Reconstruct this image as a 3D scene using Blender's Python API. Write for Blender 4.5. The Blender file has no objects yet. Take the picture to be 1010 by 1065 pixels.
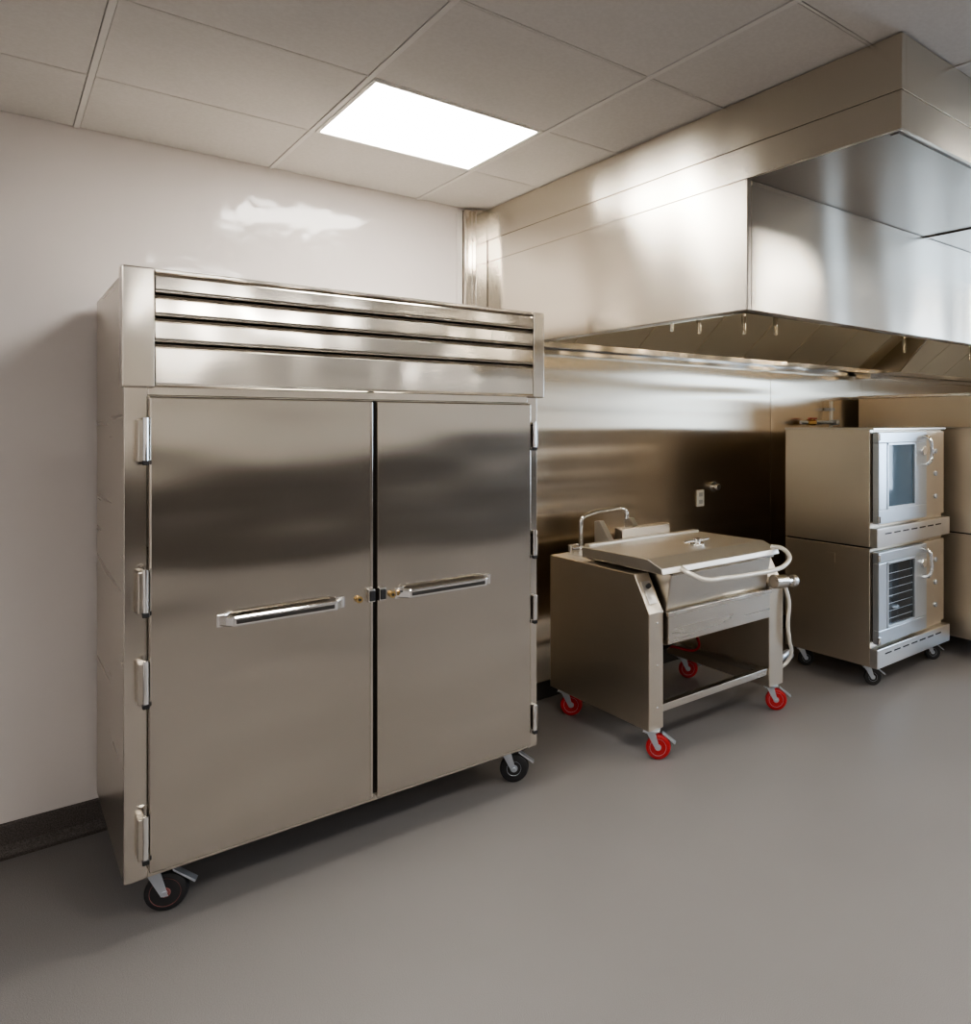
import bpy, bmesh, math
from mathutils import Vector, Matrix

scene = bpy.context.scene
COL = scene.collection
try:
    scene.view_settings.look = 'AgX - Medium High Contrast'
except Exception:
    pass

# ------------------------------------------------------------------ materials
def new_mat(name):
    m = bpy.data.materials.new(name); m.use_nodes = True
    nt = m.node_tree
    return m, nt, nt.nodes['Principled BSDF']

def plain(name, color, rough=0.5, metal=0.0, **kw):
    m, nt, b = new_mat(name)
    b.inputs['Base Color'].default_value = (*color, 1)
    b.inputs['Roughness'].default_value = rough
    b.inputs['Metallic'].default_value = metal
    tc = nt.nodes.new('ShaderNodeTexCoord')
    n = nt.nodes.new('ShaderNodeTexNoise'); n.inputs['Scale'].default_value = 25
    mr = nt.nodes.new('ShaderNodeMapRange')
    mr.inputs['To Min'].default_value = max(rough-0.03, 0.0); mr.inputs['To Max'].default_value = rough+0.03
    nt.links.new(tc.outputs['Object'], n.inputs['Vector'])
    nt.links.new(n.outputs['Fac'], mr.inputs['Value'])
    nt.links.new(mr.outputs['Result'], b.inputs['Roughness'])
    for k, v in kw.items():
        b.inputs[k].default_value = v
    return m

def steel(name, color, rough=0.28, aniso=0.5, rot=0.0, streak=(1, 1, 22), wav=0.008, wscale=(1.2, 1.2, 2.5), var=0.02, cvar=0.012, metal=1.0):
    m, nt, b = new_mat(name)
    b.inputs['Metallic'].default_value = metal
    b.inputs['Anisotropic'].default_value = aniso
    b.inputs['Anisotropic Rotation'].default_value = rot
    L = nt.links
    tg = nt.nodes.new('ShaderNodeTangent'); tg.direction_type = 'RADIAL'; tg.axis = 'Z'
    L.new(tg.outputs[0], b.inputs['Tangent'])
    tc = nt.nodes.new('ShaderNodeTexCoord')
    mp = nt.nodes.new('ShaderNodeMapping'); mp.inputs['Scale'].default_value = streak
    L.new(tc.outputs['Object'], mp.inputs['Vector'])
    n = nt.nodes.new('ShaderNodeTexNoise'); n.inputs['Scale'].default_value = 1.0; n.inputs['Detail'].default_value = 2
    L.new(mp.outputs[0], n.inputs['Vector'])
    mr = nt.nodes.new('ShaderNodeMapRange')
    mr.inputs['To Min'].default_value = rough-var; mr.inputs['To Max'].default_value = rough+var
    L.new(n.outputs['Fac'], mr.inputs['Value']); L.new(mr.outputs[0], b.inputs['Roughness'])
    mx = nt.nodes.new('ShaderNodeMix'); mx.data_type = 'RGBA'
    mx.inputs[6].default_value = (color[0]*(1-cvar), color[1]*(1-cvar), color[2]*(1-cvar), 1)
    mx.inputs[7].default_value = (min(color[0]*(1+cvar), 1), min(color[1]*(1+cvar), 1), min(color[2]*(1+cvar), 1), 1)
    L.new(n.outputs['Fac'], mx.inputs[0]); L.new(mx.outputs[2], b.inputs['Base Color'])
    # gentle oil-canning of the sheet
    mp2 = nt.nodes.new('ShaderNodeMapping'); mp2.inputs['Scale'].default_value = wscale
    L.new(tc.outputs['Object'], mp2.inputs['Vector'])
    n2 = nt.nodes.new('ShaderNodeTexNoise'); n2.inputs['Scale'].default_value = 1.0; n2.inputs['Detail'].default_value = 1
    L.new(mp2.outputs[0], n2.inputs['Vector'])
    bp = nt.nodes.new('ShaderNodeBump'); bp.inputs['Strength'].default_value = 1.0; bp.inputs['Distance'].default_value = wav
    L.new(n2.outputs['Fac'], bp.inputs['Height']); L.new(bp.outputs[0], b.inputs['Normal'])
    return m

def emis(name, color, strength):
    m, nt, b = new_mat(name)
    b.inputs['Base Color'].default_value = (*color, 1)
    b.inputs['Emission Color'].default_value = (*color, 1)
    b.inputs['Emission Strength'].default_value = strength
    return m

STEEL_C = (0.61, 0.565, 0.50)
m_door  = steel('brushed_steel_door', (0.56, 0.52, 0.46), 0.19, 0.6, 0.0, wav=0.022, wscale=(1.3, 1, 3.0))
m_steel = steel('brushed_steel', STEEL_C, 0.28, 0.4, 0.0, wav=0.006)
m_louv  = steel('brushed_steel_louver', (0.64, 0.595, 0.53), 0.18, 0.4, 0.0, wav=0.018, wscale=(3.5, 3, 2))
m_hood  = steel('hood_steel', (0.62, 0.575, 0.50), 0.25, 0.85, 0.25, wav=0.05, wscale=(1.7, 1.7, 0.35))
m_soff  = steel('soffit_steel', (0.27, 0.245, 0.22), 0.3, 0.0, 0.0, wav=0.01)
m_clad  = steel('cladding_steel', (0.64, 0.55, 0.43), 0.24, 0.85, 0.0, streak=(.4, .4, 16), wav=0.012, wscale=(0.4, 1, 5), cvar=0.06)  # horizontal colour bands imitate reflections smeared across the sheet
m_inner = steel('hood_inner_steel', (0.60, 0.51, 0.36), 0.45, 0.0, 0.0, metal=0.45)
m_oven  = steel('oven_steel', (0.68, 0.61, 0.51), 0.38, 0.4, 0.0, wav=0.005)
m_bright= steel('bright_steel', (0.76, 0.74, 0.71), 0.3, 0.2, 0.0, wav=0.003)
m_lid   = steel('lid_steel', (0.74, 0.71, 0.66), 0.42, 0.0, 0.0, wav=0.003)
m_blue  = plain('oven_door_steel', (0.56, 0.60, 0.64), 0.32, 0.85)
m_chrome= plain('chrome', (0.88, 0.87, 0.85), 0.07, 1.0)
m_zinc  = plain('zinc_fork', (0.55, 0.59, 0.65), 0.35, 0.8)
m_black = plain('black_rubber', (0.02, 0.02, 0.022), 0.55)
m_dark  = plain('dark_gap', (0.03, 0.027, 0.024), 0.6)
m_red   = plain('red_polyurethane', (0.42, 0.018, 0.022), 0.4)
m_redhub= plain('dull_red_hub', (0.26, 0.09, 0.085), 0.45)
m_white = plain('white_plastic', (0.82, 0.80, 0.75), 0.4)
m_brass = plain('brass', (0.70, 0.50, 0.22), 0.25, 1.0)
m_pipe  = plain('light_tube', (0.78, 0.75, 0.68), 0.3, 0.35)
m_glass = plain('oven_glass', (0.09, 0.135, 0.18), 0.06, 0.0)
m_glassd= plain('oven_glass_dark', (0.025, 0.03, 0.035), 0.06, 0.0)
m_lens  = emis('troffer_lens', (1.0, 0.96, 0.90), 32)
m_hlamp = emis('hood_lamp_glass', (1.0, 0.85, 0.62), 40)
m_pane  = emis('window_daylight', (0.60, 0.78, 1.0), 12)
m_frame = plain('window_frame', (0.5, 0.5, 0.5), 0.4)
m_grid  = plain('ceiling_tbar', (0.58, 0.56, 0.54), 0.6)

def wall_mat():
    m, nt, b = new_mat('glossy_wall_panel')
    b.inputs['Base Color'].default_value = (0.64, 0.60, 0.58, 1)
    b.inputs['Roughness'].default_value = 0.10
    tc = nt.nodes.new('ShaderNodeTexCoord')
    n = nt.nodes.new('ShaderNodeTexNoise'); n.inputs['Scale'].default_value = 2.8; n.inputs['Detail'].default_value = 3
    bp = nt.nodes.new('ShaderNodeBump'); bp.inputs['Distance'].default_value = 0.012
    nt.links.new(tc.outputs['Object'], n.inputs['Vector'])
    nt.links.new(n.outputs['Fac'], bp.inputs['Height']); nt.links.new(bp.outputs[0], b.inputs['Normal'])
    return m
m_wall = wall_mat()
m_wall2 = plain('room_wall_paint', (0.55, 0.51, 0.47), 0.6)
m_darkrefl = plain('dark_reflection_panel', (0.06, 0.05, 0.042), 0.45)  # for the unseen panel added to darken reflections in the steel

def speck(name, c1, c2, rough, scale=260):
    m, nt, b = new_mat(name)
    L = nt.links
    tc = nt.nodes.new('ShaderNodeTexCoord')
    n = nt.nodes.new('ShaderNodeTexNoise'); n.inputs['Scale'].default_value = scale; n.inputs['Detail'].default_value = 1
    n2 = nt.nodes.new('ShaderNodeTexNoise'); n2.inputs['Scale'].default_value = 1.6; n2.inputs['Detail'].default_value = 3
    L.new(tc.outputs['Object'], n.inputs['Vector']); L.new(tc.outputs['Object'], n2.inputs['Vector'])
    cr = nt.nodes.new('ShaderNodeValToRGB')
    cr.color_ramp.elements[0].position = 0.35; cr.color_ramp.elements[0].color = (*c1, 1)
    cr.color_ramp.elements[1].position = 0.68; cr.color_ramp.elements[1].color = (*c2, 1)
    L.new(n.outputs['Fac'], cr.inputs[0])
    hs = nt.nodes.new('ShaderNodeHueSaturation')
    mr = nt.nodes.new('ShaderNodeMapRange'); mr.inputs['To Min'].default_value = 0.93; mr.inputs['To Max'].default_value = 1.07
    L.new(n2.outputs['Fac'], mr.inputs['Value']); L.new(mr.outputs[0], hs.inputs['Value'])
    L.new(cr.outputs[0], hs.inputs['Color']); L.new(hs.outputs[0], b.inputs['Base Color'])
    b.inputs['Roughness'].default_value = rough
    return m
m_floor = speck('speckled_vinyl_floor', (0.165, 0.155, 0.152), (0.262, 0.247, 0.243), 0.5, scale=420)
m_base  = speck('cove_base', (0.05, 0.042, 0.038), (0.12, 0.105, 0.098), 0.5)
m_ceil  = speck('ceiling_tile', (0.515, 0.495, 0.475), (0.545, 0.525, 0.505), 0.8, scale=90)

# ------------------------------------------------------------------ builders
XF = [Matrix.Identity(4)]

def finish(bm, name, mat, parent, bevel=0.0, smooth=False, seg=2):
    bm.normal_update()
    bmesh.ops.recalc_face_normals(bm, faces=bm.faces)
    bm.transform(XF[0])
    me = bpy.data.meshes.new(name); bm.to_mesh(me); bm.free()
    me.materials.append(mat)
    ob = bpy.data.objects.new(name, me); COL.objects.link(ob)
    if smooth:
        for p in me.polygons: p.use_smooth = True
        try: me.set_sharp_from_angle(angle=math.radians(40))
        except Exception: pass
    if bevel > 0:
        md = ob.modifiers.new('bevel', 'BEVEL'); md.width = bevel; md.segments = seg; md.limit_method = 'ANGLE'
    if parent:
        ob.parent = parent
        ob.matrix_parent_inverse = Matrix.Translation(-parent.location)
    return ob

def empty(name, loc):
    e = bpy.data.objects.new(name, None); e.location = loc; e.empty_display_size = 0.1
    COL.objects.link(e); return e

def box(name, x0, x1, y0, y1, z0, z1, mat, parent=None, bevel=0.002):
    bm = bmesh.new()
    bmesh.ops.create_cube(bm, size=1)
    bmesh.ops.transform(bm, verts=bm.verts, matrix=Matrix.Translation(((x0+x1)/2, (y0+y1)/2, (z0+z1)/2)) @ Matrix.Diagonal((x1-x0, y1-y0, z1-z0, 1)))
    return finish(bm, name, mat, parent, bevel)

def prism(name, pts, axis, a0, a1, mat, parent=None, bevel=0.002):
    bm = bmesh.new()
    def P(p, a):
        return {'x': (a, p[0], p[1]), 'y': (p[0], a, p[1]), 'z': (p[0], p[1], a)}[axis]
    v0 = [bm.verts.new(P(p, a0)) for p in pts]; v1 = [bm.verts.new(P(p, a1)) for p in pts]
    bm.faces.new(v0); bm.faces.new(v1[::-1])
    n = len(pts)
    for i in range(n):
        bm.faces.new((v0[i], v0[(i+1) % n], v1[(i+1) % n], v1[i]))
    return finish(bm, name, mat, parent, bevel)

def cyl(name, p0, p1, r, mat, parent=None, seg=32, bevel=0.0, r2=None):
    p0, p1 = Vector(p0), Vector(p1); d = p1-p0
    bm = bmesh.new()
    bmesh.ops.create_cone(bm, cap_ends=True, segments=seg, radius1=r, radius2=(r if r2 is None else r2), depth=d.length)
    q = d.to_track_quat('Z', 'Y').to_matrix().to_4x4()
    bmesh.ops.transform(bm, verts=bm.verts, matrix=Matrix.Translation((p0+p1)/2) @ q)
    return finish(bm, name, mat, parent, bevel, smooth=True)

def tube(name, pts, r, mat, parent=None, cyclic=False):
    cu = bpy.data.curves.new(name, 'CURVE'); cu.dimensions = '3D'
    sp = cu.splines.new('BEZIER'); sp.bezier_points.add(len(pts)-1)
    for bpnt, p in zip(sp.bezier_points, pts):
        bpnt.co = p; bpnt.handle_left_type = bpnt.handle_right_type = 'AUTO'
    sp.use_cyclic_u = cyclic
    cu.bevel_depth = r; cu.bevel_resolution = 5; cu.use_fill_caps = True; cu.resolution_u = 10
    tmp = bpy.data.objects.new('tmp', cu); COL.objects.link(tmp)
    dg = bpy.context.evaluated_depsgraph_get()
    me = bpy.data.meshes.new_from_object(tmp.evaluated_get(dg))
    bpy.data.objects.remove(tmp)
    bm = bmesh.new(); bm.from_mesh(me); bpy.data.meshes.remove(me)
    return finish(bm, name, mat, parent, 0, smooth=True)

def revolve_x(name, prof, c, mat, parent, seg=40):
    """prof: list of (axial offset, radius) spun about the local X axis at c"""
    bm = bmesh.new(); rings = []
    for a, r in prof:
        rings.append([bm.verts.new((c[0]+a, c[1]+r*math.cos(2*math.pi*i/seg), c[2]+r*math.sin(2*math.pi*i/seg))) for i in range(seg)])
    for k in range(len(rings)-1):
        for i in range(seg):
            bm.faces.new((rings[k][i], rings[k][(i+1) % seg], rings[k+1][(i+1) % seg], rings[k+1][i]))
    bm.faces.new(rings[0]); bm.faces.new(rings[-1][::-1])
    return finish(bm, name, mat, parent, 0, smooth=True)

def caster(tag, parent, x, y, top, r, w, tire, hub, yaw=0.0, brake=True, trail=0.03, hr=.60):
    """swivel caster: wheel, hub, fork, swivel race, mounting plate, brake pedal"""
    old = XF[0]
    XF[0] = old @ Matrix.Translation((x, y, 0)) @ Matrix.Rotation(yaw, 4, 'Z')
    cy = -trail
    h = w/2
    revolve_x(tag+'_tire', [(-h, r*(hr-.02)), (-h, r*.86), (-h*.8, r*.96), (-h*.4, r), (h*.4, r), (h*.8, r*.96), (h, r*.86), (h, r*(hr-.02))], (0, cy, r), tire, parent)
    revolve_x(tag+'_hub', [(-h*1.1, r*.16), (-h*1.1, r*.24), (-h*.9, r*.28), (-h*.9, r*(hr-.08)), (-h*1.03, r*hr), (h*1.03, r*hr), (h*.9, r*(hr-.08)), (h*.9, r*.28), (h*1.1, r*.24), (h*1.1, r*.16)], (0, cy, r), hub, parent)
    cyl(tag+'_axle', (-h-.012, cy, r), (h+.012, cy, r), r*.13, m_zinc, parent, 16)
    ft = min(2*r+.012, top-.014)
    for s in (-1, 1):
        xa = s*(h+.005)
        prism(f'{tag}_fork_{"l" if s<0 else "r"}', [(cy-.010, r-.010), (cy+.010, r-.010), (.024, ft), (-.018, ft)], 'x', xa-.002, xa+.002, m_zinc, parent, .0008)
    box(tag+'_crown', -h-.007, h+.007, -.028, .032, ft-.004, ft+.004, m_zinc, parent, .001)
    cyl(tag+'_race', (0, 0, ft+.003), (0, 0, max(top-.003, ft+.006)), .026, m_zinc, parent, 24)
    box(tag+'_plate', -.045, .045, -.04, .04, top-.005, top, m_zinc, parent, .001)
    if brake:
        prism(tag+'_brake', [(cy-.02, 2*r+.002), (cy-r-.020, r*1.25), (cy-r-.024, r*1.35), (cy-.02, 2*r+.009)], 'x', -.014, .014, m_zinc, parent, .001)
    XF[0] = old

# ------------------------------------------------------------------ room shell
X0, X1, Y0, Y1, ZC = -2.5, 8.0, -3.5, 3.70, 2.75
box('floor', X0-.1, X1+.1, Y0-.1, Y1+.1, -.1, 0, m_floor, None, 0)
box('ceiling', X0-.1, X1+.1, Y0-.1, Y1+.1, ZC+.03, ZC+.13, m_ceil, None, 0)
box('wall_back', X0-.1, X1+.1, Y1, Y1+.1, 0, ZC+.03, m_wall, None, 0)
box('wall_front', X0-.1, X1+.1, Y0-.1, Y0, 0, ZC+.03, m_wall2, None, 0)
box('wall_left', X0-.1, X0, Y0, Y1, 0, ZC+.03, m_wall, None, 0)
box('wall_right', X1, X1+.1, Y0, Y1, 0, ZC+.03, m_wall, None, 0)
box('added_dark_panel', X0, X1, Y0, Y0+.01, .12, 1.35, m_darkrefl, None, .001)  # added out of view so the fridge doors reflect a dark band
# coved base
prism('baseboard_back', [(3.70, 0), (3.655, 0), (3.672, .006), (3.684, .02), (3.688, .04), (3.688, .115), (3.70, .12)], 'x', X0, 1.86, m_base, None, .001)
prism('baseboard_front', [(Y0, 0), (Y0+.045, 0), (Y0+.012, .04), (Y0+.012, .115), (Y0, .12)], 'x', X0, X1, m_base, None, .001)

# ceiling tiles + T-bars
TX, TY = 0.685, 0.62
xs = [0.93 + TX*i for i in range(-6, 12) if X0 < 0.93+TX*i < X1]
ys = [2.50 + TY*i for i in range(-10, 3) if Y0 < 2.50+TY*i < Y1-.1]
g = empty('trim_1', (2.75, 0, ZC))
cxs = [0.93 + TX*(n_+.5) for n_ in (0, -4, 4, 8)]
lights_at = [(cxs[0], 2.81)] + [(a, .33) for a in cxs] + [(a, -2.15) for a in cxs]
for i, x in enumerate(xs):
    box(f'tbar_long_{i}', x-.009, x+.009, Y0, Y1, ZC-.003, ZC+.03, m_grid, g, .001)
for i, y in enumerate(ys):
    box(f'tbar_cross_{i}', X0, X1, y-.005, y+.005, ZC-.001, ZC+.03, m_ceil, g, .001)
# tiles (one mesh), leaving the troffer cells open
bm = bmesh.new()
ex = [X0]+xs+[X1]; ey = [Y0]+ys+[Y1]
for a, b in zip(ex[:-1], ex[1:]):
    for c, d in zip(ey[:-1], ey[1:]):
        if any(a < lx < b and c < ly < d for lx, ly in lights_at): continue
        vs = [bm.verts.new(p) for p in ((a+.011, c+.0075, ZC), (b-.011, c+.0075, ZC), (b-.011, d-.0075, ZC), (a+.011, d-.0075, ZC))]
        f = bm.faces.new(vs)
r_ = bmesh.ops.extrude_face_region(bm, geom=list(bm.faces))
bmesh.ops.translate(bm, verts=[v for v in r_['geom'] if isinstance(v, bmesh.types.BMVert)], vec=(0, 0, .02))
finish(bm, 'tiles', m_ceil, g)

for i, (lx, ly) in enumerate(lights_at):
    e = empty('ceiling_light' if i == 0 else f'ceiling_light.{i:03d}', (lx, ly, ZC))
    hx, hy = TX/2-.012, TY/2-.006
    t = .014
    box('frame_a', lx-hx, lx+hx, ly-hy, ly-hy+t, ZC-.004, ZC+.024, m_white, e, .001)
    box('frame_b', lx-hx, lx+hx, ly+hy-t, ly+hy, ZC-.004, ZC+.024, m_white, e, .001)
    box('frame_c', lx-hx, lx-hx+t, ly-hy+t, ly+hy-t, ZC-.004, ZC+.024, m_white, e, .001)
    box('frame_d', lx+hx-t, lx+hx, ly-hy+t, ly+hy-t, ZC-.004, ZC+.024, m_white, e, .001)
    box('lens', lx-hx+t, lx+hx-t, ly-hy+t, ly+hy-t, ZC+.002, ZC+.02, m_lens, e, 0)

# daylight window on the right-hand wall
w = empty('window_1', (X1, 0, 1.5))
box('pane', X1-.02, X1-.01, -1.1, 1.0, .8, 2.3, m_pane, w, 0)
for nm, a, b, c, d in (('jamb_l', -1.17, -1.1, .73, 2.37), ('jamb_r', 1.0, 1.07, .73, 2.37), ('sill', -1.1, 1.0, .73, .8), ('head', -1.1, 1.0, 2.3, 2.37), ('mullion', -.08, -.03, .8, 2.3)):
    box(nm, X1-.05, X1, a, b, c, d, m_frame, w, .002)

# ------------------------------------------------------------------ steel wall cladding + corner column
cl = empty('steel_wall_cladding', (5, 3.69, 1.0))
for i, (a, b) in enumerate(((1.985, 4.40), (4.403, 5.62), (5.623, 7.99))):
    box(f'sheet_{i}', a, b, 3.688, 3.699, .10, 2.02, m_clad, cl, .001)
box('base_strip', 1.985, 7.99, 3.684, 3.699, 0.0, .10, m_dark, cl, .001)
co = empty('corner_trim_column', (1.9, 3.66, 1.4))
prism('angle', [(1.862, 3.699), (1.862, 3.66), (1.90, 3.66), (1.90, 3.62), (1.966, 3.62), (1.966, 3.699)], 'z', 0.0, 2.74, m_louv, co, .002)
box('wall_channel', 1.828, 1.858, 3.690, 3.699, .12, 2.74, m_wall, co, .001)

# ------------------------------------------------------------------ exhaust hood
h = empty('exhaust_hood', (5, 2.6, 2.3))
HX = 1.968
ZB, ZU, ZS = 2.0, 2.465, 2.58
YF, YW, YB = 1.755, 1.152, 3.685
HR = 7.95
box('end_panel', HX, HX+.022, YF, YB, ZB, ZU, m_hood, h, .003)
box('enclosure_side', HX, HX+.022, YW, YB, ZU, ZS-.001, m_hood, h, .001)
box('closure_side', HX-.003, HX+.022, YW-.003, YB, ZS, ZC-.004, m_hood, h, .001)
box('enclosure_front', HX+.022, HR, YW, YW+.022, ZU, ZS-.001, m_hood, h, .001)
box('closure_front', HX+.022, HR, YW-.003, YW+.022, ZS, ZC-.004, m_hood, h, .001)
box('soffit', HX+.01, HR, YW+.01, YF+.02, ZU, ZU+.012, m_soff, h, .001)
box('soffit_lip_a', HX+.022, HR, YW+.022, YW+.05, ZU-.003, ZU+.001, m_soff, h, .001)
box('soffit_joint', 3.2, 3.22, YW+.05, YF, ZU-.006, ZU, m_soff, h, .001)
box('front_panel', HX+.022, HR, YF, YF+.022, ZB, ZU, m_hood, h, .003)
box('top_panel', HX+.022, HR, YF, YB, ZU-.02, ZU-.005, m_inner, h, .001)
box('rim_front', HX+.022, HR, YF+.022, YF+.06, ZB, ZB+.022, m_hood, h, .002)
box('rim_end', HX+.022, HX+.06, YF+.06, YB-.06, ZB, ZB+.022, m_hood, h, .002)
box('rim_back', HX+.022, HR, YB-.05, YB, ZB-.005, ZB+.03, m_louv, h, .003)
box('gutter', HX+.022, HR, YB-.11, YB-.05, ZB+.03, ZB+.07, m_louv, h, .002)
# sloping filters
fx = HX+.05; k = 0
while fx < HR-.45:
    prism(f'filter_{k}', [(3.58, ZB+.06), (3.60, ZB+.075), (3.12, ZU-.025), (3.10, ZU-.04)], 'x', fx, fx+.478, m_inner, h, .004)
    fx += .485; k += 1
# internal divider
prism('divider', [(3.62, ZB+.02), (3.62, ZU-.03), (2.9, ZU-.03), (3.3, ZB+.03)], 'x', 5.60, 5.62, m_hood, h, .002)
box('cross_channel', 5.56, 5.66, 1.80, 3.60, ZB+.30, ZB+.36, m_hood, h, .002)
box('grease_cup', 5.40, 5.58, 3.45, 3.60, ZB-.03, ZB+.05, m_louv, h, .004)
# fire suppression nozzles on a supply pipe
cyl('nozzle_pipe', (2.05, 2.52, 2.36), (HR-.1, 2.52, 2.36), .011, m_chrome, h, 16)
for i, (nx, ny) in enumerate(((2.45, 2.68), (2.62, 2.66), (2.80, 2.52), (2.95, 2.44), (4.3, 2.5), (5.2, 2.5))):
    tube(f'nozzle_drop_{i}', [(nx, 2.52, 2.36), (nx, (2.52+ny)/2, 2.31), (nx, ny, 2.25), (nx, ny, 2.13)], .008, m_chrome, h)
    cyl(f'nozzle_nut_{i}', (nx, ny, 2.10), (nx, ny, 2.14), .014, m_chrome, h, 6)
    cyl(f'nozzle_tip_{i}', (nx, ny, 2.05), (nx, ny, 2.10), .010, m_chrome, h, 16)
# vapour-proof lamps inside the canopy
for i, lx in enumerate((3.0, 4.5, 6.3)):
    cyl(f'lamp_base_{i}', (lx, 2.1, ZU-.021), (lx, 2.1, ZU-.06), .06, m_zinc, h, 24)
    bm = bmesh.new(); bmesh.ops.create_uvsphere(bm, u_segments=24, v_segments=14, radius=.055)
    bmesh.ops.transform(bm, verts=bm.verts, matrix=Matrix.Translation((lx, 2.1, ZU-.10)) @ Matrix.Diagonal((1, 1, 1.25, 1)))
    finish(bm, f'lamp_globe_{i}', m_hlamp, h, 0, True)

# ------------------------------------------------------------------ refrigerator
f = empty('reach_in_refrigerator', (1.05, 3.26, 1.1))
box('cabinet', .305, 1.80, 2.872, 3.66, .158, 2.075, m_steel, f, .004)
box('toe_rail', .31, 1.795, 2.864, 2.874, .158, .182, m_steel, f, .002)
box('stile_left', .305, .366, 2.862, 2.873, .158, 1.72, m_louv, f, .002)
box('stile_right', 1.752, 1.80, 2.862, 2.873, .158, 1.72, m_louv, f, .002)
box('rail_top', .366, 1.752, 2.862, 2.873, 1.688, 1.72, m_louv, f, .002)
box('gasket', .372, 1.745, 2.858, 2.873, .19, 1.685, m_dark, f, 0)
def door(tag, x0, x1):
    box(tag, x0, x1, 2.826, 2.859, .183, 1.684, m_door, f, .006)
door('door_left', .366, 1.060); door('door_right', 1.076, 1.750)
box('door_edge_left', 1.050, 1.059, 2.823, 2.828, .190, 1.678, m_louv, f, .001)
# louvred compressor cover
box('louver_cap_left', .296, .383, 2.834, 2.90, 1.712, 2.09, m_louv, f, .005)
box('louver_cap_right', 1.765, 1.822, 2.834, 2.90, 1.712, 2.09, m_louv, f, .005)
box('louver_back', .383, 1.765, 2.872, 2.876, 1.72, 2.08, m_dark, f, 0)
box('louver_top', .383, 1.765, 2.840, 2.90, 2.078, 2.09, m_louv, f, .003)
def blade(tag, zt, zb):
    prism(tag, [(2.856, zt), (2.850, zt+.002), (2.840, zt-.012), (2.836, zb+.012), (2.834, zb+.004), (2.838, zb), (2.866, zb), (2.866, zb+.004), (2.846, zb+.008), (2.850, zt-.012)], 'x', .384, 1.764, m_louv, f, .001)
blade('blade_1', 2.077, 2.014)
blade('blade_2', 2.006, 1.940)
blade('blade_3', 1.932, 1.858)
blade('blade_4', 1.850, 1.716)
# hinges
def hinge(tag, x, z, s, hh=.062):
    box(tag+'_leaf', min(x, x+s*.020), max(x, x+s*.020), 2.824, 2.864, z-hh, z+hh, m_steel, f, .004)
    cyl(tag+'_knuckle', (x, 2.820, z-hh-.006), (x, 2.820, z+hh+.006), .008, m_chrome, f, 16)
    box(tag+'_cap', x-.009, x+.009, 2.809, 2.83, z-hh-.010, z-hh+.004, m_black, f, .002)
for i, z in enumerate((1.545, 1.07, .785, .30)):
    hinge(f'hinge_left_{i}', .356, z, -1, .066)
    hinge(f'hinge_right_{i}', 1.762, z, 1, .055)
# handles
def handle(tag, x0, x1, z):
    yd = 2.827
    prism(tag, [(x0, yd), (x0+.035, 2.778), (x1-.035, 2.778), (x1, yd), (x1-.018, yd), (x1-.045, 2.792), (x0+.045, 2.792), (x0+.018, yd)], 'z', z-.018, z+.018, m_chrome, f, .006)
    box(tag+'_painted_reflection', x0+.045, x1-.045, 2.7765, 2.779, z-.008, z+.006, m_dark, f, .001)  # dark strip stands in for the reflection along the chrome bar
    box(tag+'_foot_a', x0-.004, x0+.03, 2.822, 2.828, z-.021, z+.021, m_chrome, f, .002)
    box(tag+'_foot_b', x1-.03, x1+.004, 2.822, 2.828, z-.021, z+.021, m_chrome, f, .002)
handle('handle_left', .552, .952, .945); handle('handle_right', 1.146, 1.545, .945)
for s, tag in ((-1, 'left'), (1, 'right')):
    cx = 1.069+s*.020
    box('latch_'+tag, cx-.013, cx+.013, 2.804, 2.827, .930, .980, m_chrome, f, .004)
    box('latch_insert_'+tag, cx-.010, cx+.010, 2.796, 2.806, .936, .974, m_black, f, .003)
    cyl('lock_'+tag, (cx+s*.042, 2.812, .945), (cx+s*.042, 2.828, .945), .012, m_brass, f, 24)
    cyl('lock_core_'+tag, (cx+s*.042, 2.809, .945), (cx+s*.042, 2.813, .945), .005, m_dark, f, 12)
for i, (cx, cy, yw) in enumerate(((.40, 2.945, 1.15), (1.70, 2.945, .95), (.42, 3.56, .4), (1.70, 3.56, .4))):
    caster(f'caster_{i}', f, cx, cy, .158, .063, .036, m_black, m_redhub if i == 0 else m_zinc, yw, hr=.72 if i == 0 else .5)

# ------------------------------------------------------------------ tilting braising pan
k = empty('tilting_braising_pan', (2.78, 3.0, .5))
prof = [(3.49, .145), (2.65, .145), (2.65, .70), (2.76, .872), (3.49, .872)]
prism('console_left', prof, 'x', 2.28, 2.37, m_oven, k, .004)
prism('console_right', prof, 'x', 3.15, 3.27, m_oven, k, .004)
prism('control_label', [(2.672, .738), (2.735, .836), (2.733, .838), (2.670, .740)], 'x', 2.30, 2.352, m_bright, k, 0)
prism('control_label_text', [(2.692, .768), (2.705, .789), (2.7025, .7905), (2.6895, .7695)], 'x', 2.312, 2.34, m_dark, k, 0)
cyl('control_knob', (2.326, 2.716, .813), (2.326, 2.700, .823), .012, m_black, k, 20, .002)
for i in range(3):
    cyl(f'console_screw_{i}', (2.33, 2.648, .25+.2*i), (2.33, 2.652, .25+.2*i), .005, m_chrome, k, 10)
box('rear_deck', 2.37, 3.15, 3.26, 3.49, .80, .872, m_steel, k, .003)
box('rear_panel', 2.37, 3.15, 3.44, 3.47, .42, .80, m_oven, k, .002)
box('crossbar_front', 2.37, 3.15, 2.66, 2.70, .215, .25, m_steel, k, .002)
box('crossbar_rear', 2.37, 3.15, 3.38, 3.42, .215, .25, m_steel, k, .002)
box('side_rail', 2.37, 2.40, 2.70, 3.38, .215, .245, m_steel, k, .002)
box('side_rail_right', 3.12, 3.15, 2.70, 3.38, .215, .245, m_steel, k, .002)
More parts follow.
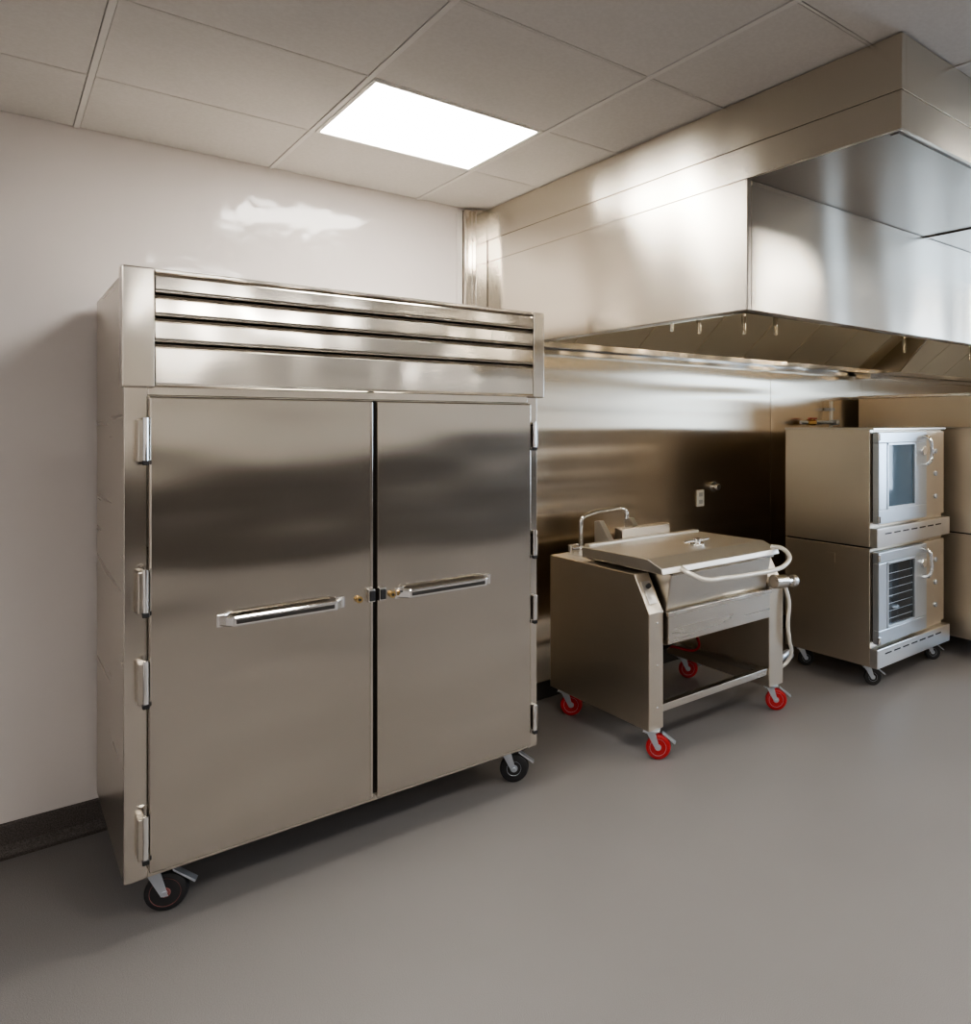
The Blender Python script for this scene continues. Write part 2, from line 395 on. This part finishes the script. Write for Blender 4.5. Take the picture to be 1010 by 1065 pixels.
prism('burner_box', [(2.63, .69), (2.63, .54), (2.66, .53), (3.30, .53), (3.30, .69)], 'x', 2.385, 3.135, m_steel, k, .004)
box('burner_box_lip', 2.380, 3.14, 2.622, 2.64, .675, .695, m_louv, k, .002)
prism('pan', [(2.655, .69), (2.615, .885), (3.28, .885), (3.28, .69)], 'x', 2.392, 3.128, m_steel, k, .006)
prism('pan_rim', [(2.605, .872), (2.605, .888), (3.285, .888), (3.285, .872)], 'x', 2.385, 3.135, m_louv, k, .002)
prism('lid', [(3.23, .89), (3.23, .945), (2.70, .950), (2.595, .916), (2.585, .889)], 'x', 2.31, 3.16, m_lid, k, .004)
box('lid_stiffener', 2.33, 3.14, 3.19, 3.235, .945, .958, m_lid, k, .003)
box('lid_hinge_bar', 2.59, 2.95, 3.24, 3.31, .872, 1.01, m_louv, k, .004)
for i, xx in enumerate((2.52, 2.74)):
    prism(f'lid_bracket_{i}', [(3.26, .95), (3.36, .872), (3.40, .872), (3.40, 1.045), (3.355, 1.05)], 'x', xx-.004, xx+.030, m_bright, k, .003)
# vent boss on lid
cyl('vent_collar', (2.78, 2.84, .946), (2.78, 2.84, .960), .042, m_chrome, k, 32, .002)
cyl('vent_knob', (2.78, 2.84, .960), (2.78, 2.84, .984), .020, m_chrome, k, 24, .002)
box('vent_handle', 2.69, 2.87, 2.834, 2.846, .966, .977, m_chrome, k, .003)
# pull bar wrapping round the lid front
tube('lid_pull_bar', [(2.44, 2.60, .905), (2.43, 2.53, .89), (2.48, 2.49, .862), (2.62, 2.485, .848), (2.85, 2.485, .838), (3.00, 2.485, .838), (3.09, 2.49, .852), (3.15, 2.51, .885), (3.155, 2.56, .92), (3.13, 2.62, .928)], .012, m_pipe, k)
# tilt crank gearbox
cyl('tilt_gearbox', (3.14, 2.61, .735), (3.24, 2.61, .725), .036, m_steel, k, 32, .003)
cyl('tilt_gearbox_neck', (3.24, 2.61, .725), (3.29, 2.61, .72), .022, m_chrome, k, 24)
cyl('tilt_wheel', (3.29, 2.61, .72), (3.325, 2.61, .715), .034, m_bright, k, 12, .004)
cyl('tilt_mount', (3.20, 2.61, .73), (3.20, 2.67, .73), .03, m_steel, k, 24)
tube('supply_hose', [(3.27, 2.64, .70), (3.285, 2.62, .60), (3.275, 2.62, .48), (3.29, 2.62, .38), (3.33, 2.64, .30), (3.32, 2.66, .25), (3.27, 2.68, .22)], .011, m_pipe, k)
tube('drain_arm', [(3.26, 2.70, .25), (3.33, 2.70, .27), (3.40, 2.72, .27), (3.45, 2.74, .24)], .020, m_zinc, k)
cyl('tilt_actuator', (2.95, 3.30, .27), (2.85, 2.85, .55), .024, m_dark, k, 20)
box('gas_valve', 2.86, 3.00, 3.05, 3.20, .40, .53, m_oven, k, .005)
tube('red_hose', [(2.95, 3.38, .24), (3.0, 3.3, .26), (3.08, 3.15, .26), (3.02, 3.1, .40)], .008, m_red, k)
# swing faucet on the rear deck
cyl('faucet_base', (2.44, 3.42, .872), (2.44, 3.42, .90), .026, m_chrome, k, 24, .002)
box('faucet_bridge', 2.36, 2.56, 3.405, 3.435, .885, .91, m_chrome, k, .008)
tube('faucet_spout', [(2.44, 3.42, .90), (2.44, 3.42, 1.02), (2.445, 3.42, 1.06), (2.49, 3.41, 1.085), (2.60, 3.37, 1.105), (2.68, 3.34, 1.105), (2.70, 3.335, 1.08), (2.70, 3.335, 1.05)], .012, m_chrome, k)
for i, xx in enumerate((2.37, 2.55)):
    cyl(f'faucet_valve_{i}', (xx, 3.42, .872), (xx, 3.42, .925), .016, m_chrome, k, 20)
    cyl(f'faucet_lever_{i}', (xx, 3.42, .92), (xx, 3.35, .935), .006, m_chrome, k, 12)
for i, (cx, cy, yw) in enumerate(((2.325, 2.68, .75), (3.21, 2.69, .75), (2.325, 3.40, .8), (3.21, 3.40, .8))):
    caster(f'caster_{i}', k, cx, cy, .146, .060, .034, m_red, m_zinc, yw, hr=.66)

# ------------------------------------------------------------------ convection ovens
def oven(name, x0, x1, y0, y1):
    e = empty(name, ((x0+x1)/2, (y0+y1)/2, .8))
    W = x1-x0
    box('body_lower', x0, x1, y0, y1, .135, .845, m_oven, e, .004)
    box('body_upper', x0, x1, y0, y1, .855, 1.565, m_oven, e, .004)
    box('stack_joint', x0+.01, x1-.01, y0+.01, y1-.01, .843, .857, m_dark, e, 0)
    box('top_cap', x0-.006, x1+.006, y0-.03, y1, 1.558, 1.570, m_steel, e, .002)
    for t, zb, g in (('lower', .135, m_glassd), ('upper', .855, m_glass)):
        # louvred kick panel
        box(f'{t}_kick', x0-.004, x1+.012, y0-.055, y0, zb, zb+.115, m_bright, e, .004)
        for j in range(7):
            xx = x0+.08+j*(W-.16)/7
            box(f'{t}_vent_{j}', xx, xx+(W-.16)/7-.03, y0-.0565, y0-.05, zb+.075, zb+.083, m_dark, e, 0)
        dz0, dz1 = zb+.14, zb+.69
        dx0, dx1 = x0+.012, x0+W*.66
        box(f'{t}_door_seal', dx0+.01, dx1-.01, y0-.014, y0+.001, dz0+.01, dz1-.01, m_dark, e, 0)
        wx0, wx1, wz0, wz1 = dx0+.09, dx1-.14, dz0+.085, dz1-.065
        ya, yb = y0-.055, y0-.012
        box(f'{t}_door_rail_bottom', dx0, dx1, ya, yb, dz0, wz0, m_blue, e, .004)
        box(f'{t}_door_rail_top', dx0, dx1, ya, yb, wz1, dz1, m_blue, e, .004)
        box(f'{t}_door_stile_hinge', dx0, wx0, ya, yb, wz0, wz1, m_blue, e, .004)
        box(f'{t}_door_stile_latch', wx1, dx1, ya, yb, wz0, wz1, m_blue, e, .004)
        box(f'{t}_window_glass', wx0, wx1, ya+.012, yb, wz0, wz1, g, e, 0)
        for a, b, c, d, nm in ((wx0, wx1, wz0, wz0+.014, 'b'), (wx0, wx1, wz1-.014, wz1, 't'), (wx0, wx0+.014, wz0, wz1, 'l'), (wx1-.014, wx1, wz0, wz1, 'r')):
            box(f'{t}_window_trim_{nm}', a, b, ya-.004, ya+.013, c, d, m_blue, e, .002)
        if t == 'lower':
            for j in range(7):
                zz = wz0+.05+j*(wz1-wz0-.08)/7
                box(f'rack_{j}', wx0+.02, wx1-.02, ya+.009, ya+.0125, zz, zz+.0025, m_zinc, e, 0)
        # pull handle
        hx = dx1-.055
        tube(f'{t}_handle', [(hx, ya, dz1-.03), (hx, ya-.045, dz1-.04), (hx+.01, ya-.058, dz1-.10), (hx+.012, ya-.058, dz1-.15), (hx, ya-.045, dz1-.20), (hx, ya, dz1-.21)], .011, m_chrome, e)
        cyl(f'{t}_latch', (hx, ya, dz1-.12), (hx, ya-.02, dz1-.12), .03, m_chrome, e, 24, .004)
        for j, zz in enumerate((dz0+.03, dz1-.03)):
            cyl(f'{t}_hinge_{j}', (dx0-.004, ya-.004, zz-.02), (dx0-.004, ya-.004, zz+.02), .010, m_chrome, e, 16)
        box(f'{t}_control_panel', dx1+.012, x1-.004, y0-.02, y0+.001, dz0, dz1, m_oven, e, .003)
        for j in range(3):
            zz = dz0+.12+j*.15; xx = (dx1+x1)/2+.02
            cyl(f'{t}_knob_{j}', (xx, y0-.034, zz), (xx, y0-.02, zz), .016, m_zinc, e, 24, .003)
    box('rating_label', x0-.002, x0+.001, y0+.25, y0+.31, .73, .79, m_white if x0 > 4.5 else m_oven, e, 0)
    for i, (cx, cy, yw) in enumerate(((x0+.07, y0+.06, .8), (x1-.07, y0+.06, .8), (x0+.07, y1-.08, .8), (x1-.07, y1-.08, .5))):
        caster(f'caster_{i}', e, cx, cy, .136, .052, .032, m_black, m_zinc, yw, brake=(i < 2), hr=.5)
    return e
oven('convection_oven', 3.88, 4.75, 2.483, 3.126)
oven('convection_oven.001', 4.87, 5.40, 2.0, 2.95)

# tall steel cabinet past the ovens
c = empty('upright_steel_cabinet', (5.85, 2.9, 1.0))
box('body', 5.45, 6.25, 2.15, 3.60, .15, 1.815, m_oven, c, .004)
box('top_cap', 5.44, 6.26, 2.14, 3.60, 1.805, 1.83, m_louv, c, .003)
for i, (a, b) in enumerate(((5.46, 5.845), (5.855, 6.24))):
    box(f'door_{i}', a, b, 2.12, 2.149, .17, 1.79, m_steel, c, .004)
    cyl(f'handle_{i}', (5.82 if i == 0 else 5.88, 2.095, .9), (5.82 if i == 0 else 5.88, 2.095, 1.2), .010, m_chrome, c, 16)
    for j, zz in enumerate((.93, 1.17)):
        cyl(f'handle_post_{i}_{j}', (5.82 if i == 0 else 5.88, 2.095, zz), (5.82 if i == 0 else 5.88, 2.122, zz), .007, m_chrome, c, 12)
for i, (a, b) in enumerate(((5.50, 2.22), (6.20, 2.22), (5.50, 3.52), (6.20, 3.52))):
    cyl(f'leg_{i}', (a, b, 0), (a, b, .152), .022, m_steel, c, 20)

# gas piping with red valve on wall behind ovens
gp = empty('gas_pipe', (4.95, 3.6, 1.2))
cyl('riser', (5.10, 3.63, .0), (5.10, 3.63, 1.78), .016, m_pipe, gp, 20)
cyl('branch', (4.66, 3.60, 1.605), (5.10, 3.60, 1.605), .014, m_zinc, gp, 20)
cyl('elbow', (5.10, 3.56, 1.605), (5.10, 3.64, 1.605), .022, m_zinc, gp, 20)
cyl('valve_body', (4.74, 3.60, 1.605), (4.84, 3.60, 1.605), .024, m_brass, gp, 6)
box('valve_lever', 4.76, 4.86, 3.59, 3.61, 1.632, 1.642, m_red, gp, .003)
cyl('valve_stem', (4.80, 3.60, 1.61), (4.80, 3.60, 1.64), .010, m_brass, gp, 12)
for i, zz in enumerate((.4, 1.2, 1.7)):
    box(f'clamp_{i}', 5.075, 5.125, 3.61, 3.683, zz, zz+.025, m_zinc, gp, .002)

# wall outlet + hook on the cladding
o = empty('wall_outlet', (3.64, 3.68, 1.077))
box('plate', 3.605, 3.675, 3.679, 3.688, 1.02, 1.135, m_white, o, .003)
for i, zz in enumerate((1.052, 1.103)):
    box(f'socket_{i}', 3.622, 3.658, 3.676, 3.680, zz-.014, zz+.014, m_frame, o, .004)
n = empty('wall_hose_bib', (3.77, 3.66, 1.15))
cyl('flange', (3.77, 3.688, 1.15), (3.77, 3.676, 1.15), .036, m_bright, n, 28, .003)
cyl('stem', (3.77, 3.68, 1.15), (3.77, 3.645, 1.15), .013, m_chrome, n, 20)
cyl('cap', (3.77, 3.65, 1.15), (3.77, 3.63, 1.15), .024, m_bright, n, 24, .005)

# ------------------------------------------------------------------ camera
cam = bpy.data.cameras.new('camera')
co_ = bpy.data.objects.new('camera', cam); COL.objects.link(co_)
co_.location = (0, 0, 1.6)
co_.rotation_euler = (math.radians(90), 0, math.radians(-42.55))
cam.sensor_fit = 'HORIZONTAL'; cam.sensor_width = 36
cam.lens = 773/1010*36
cam.shift_x = -195/1010
cam.shift_y = -92.5/1010
cam.clip_start = 0.05
scene.camera = co_

wd = bpy.data.worlds.new('world'); scene.world = wd; wd.use_nodes = True
wd.node_tree.nodes['Background'].inputs[0].default_value = (.5, .5, .5, 1)
wd.node_tree.nodes['Background'].inputs[1].default_value = 0.3
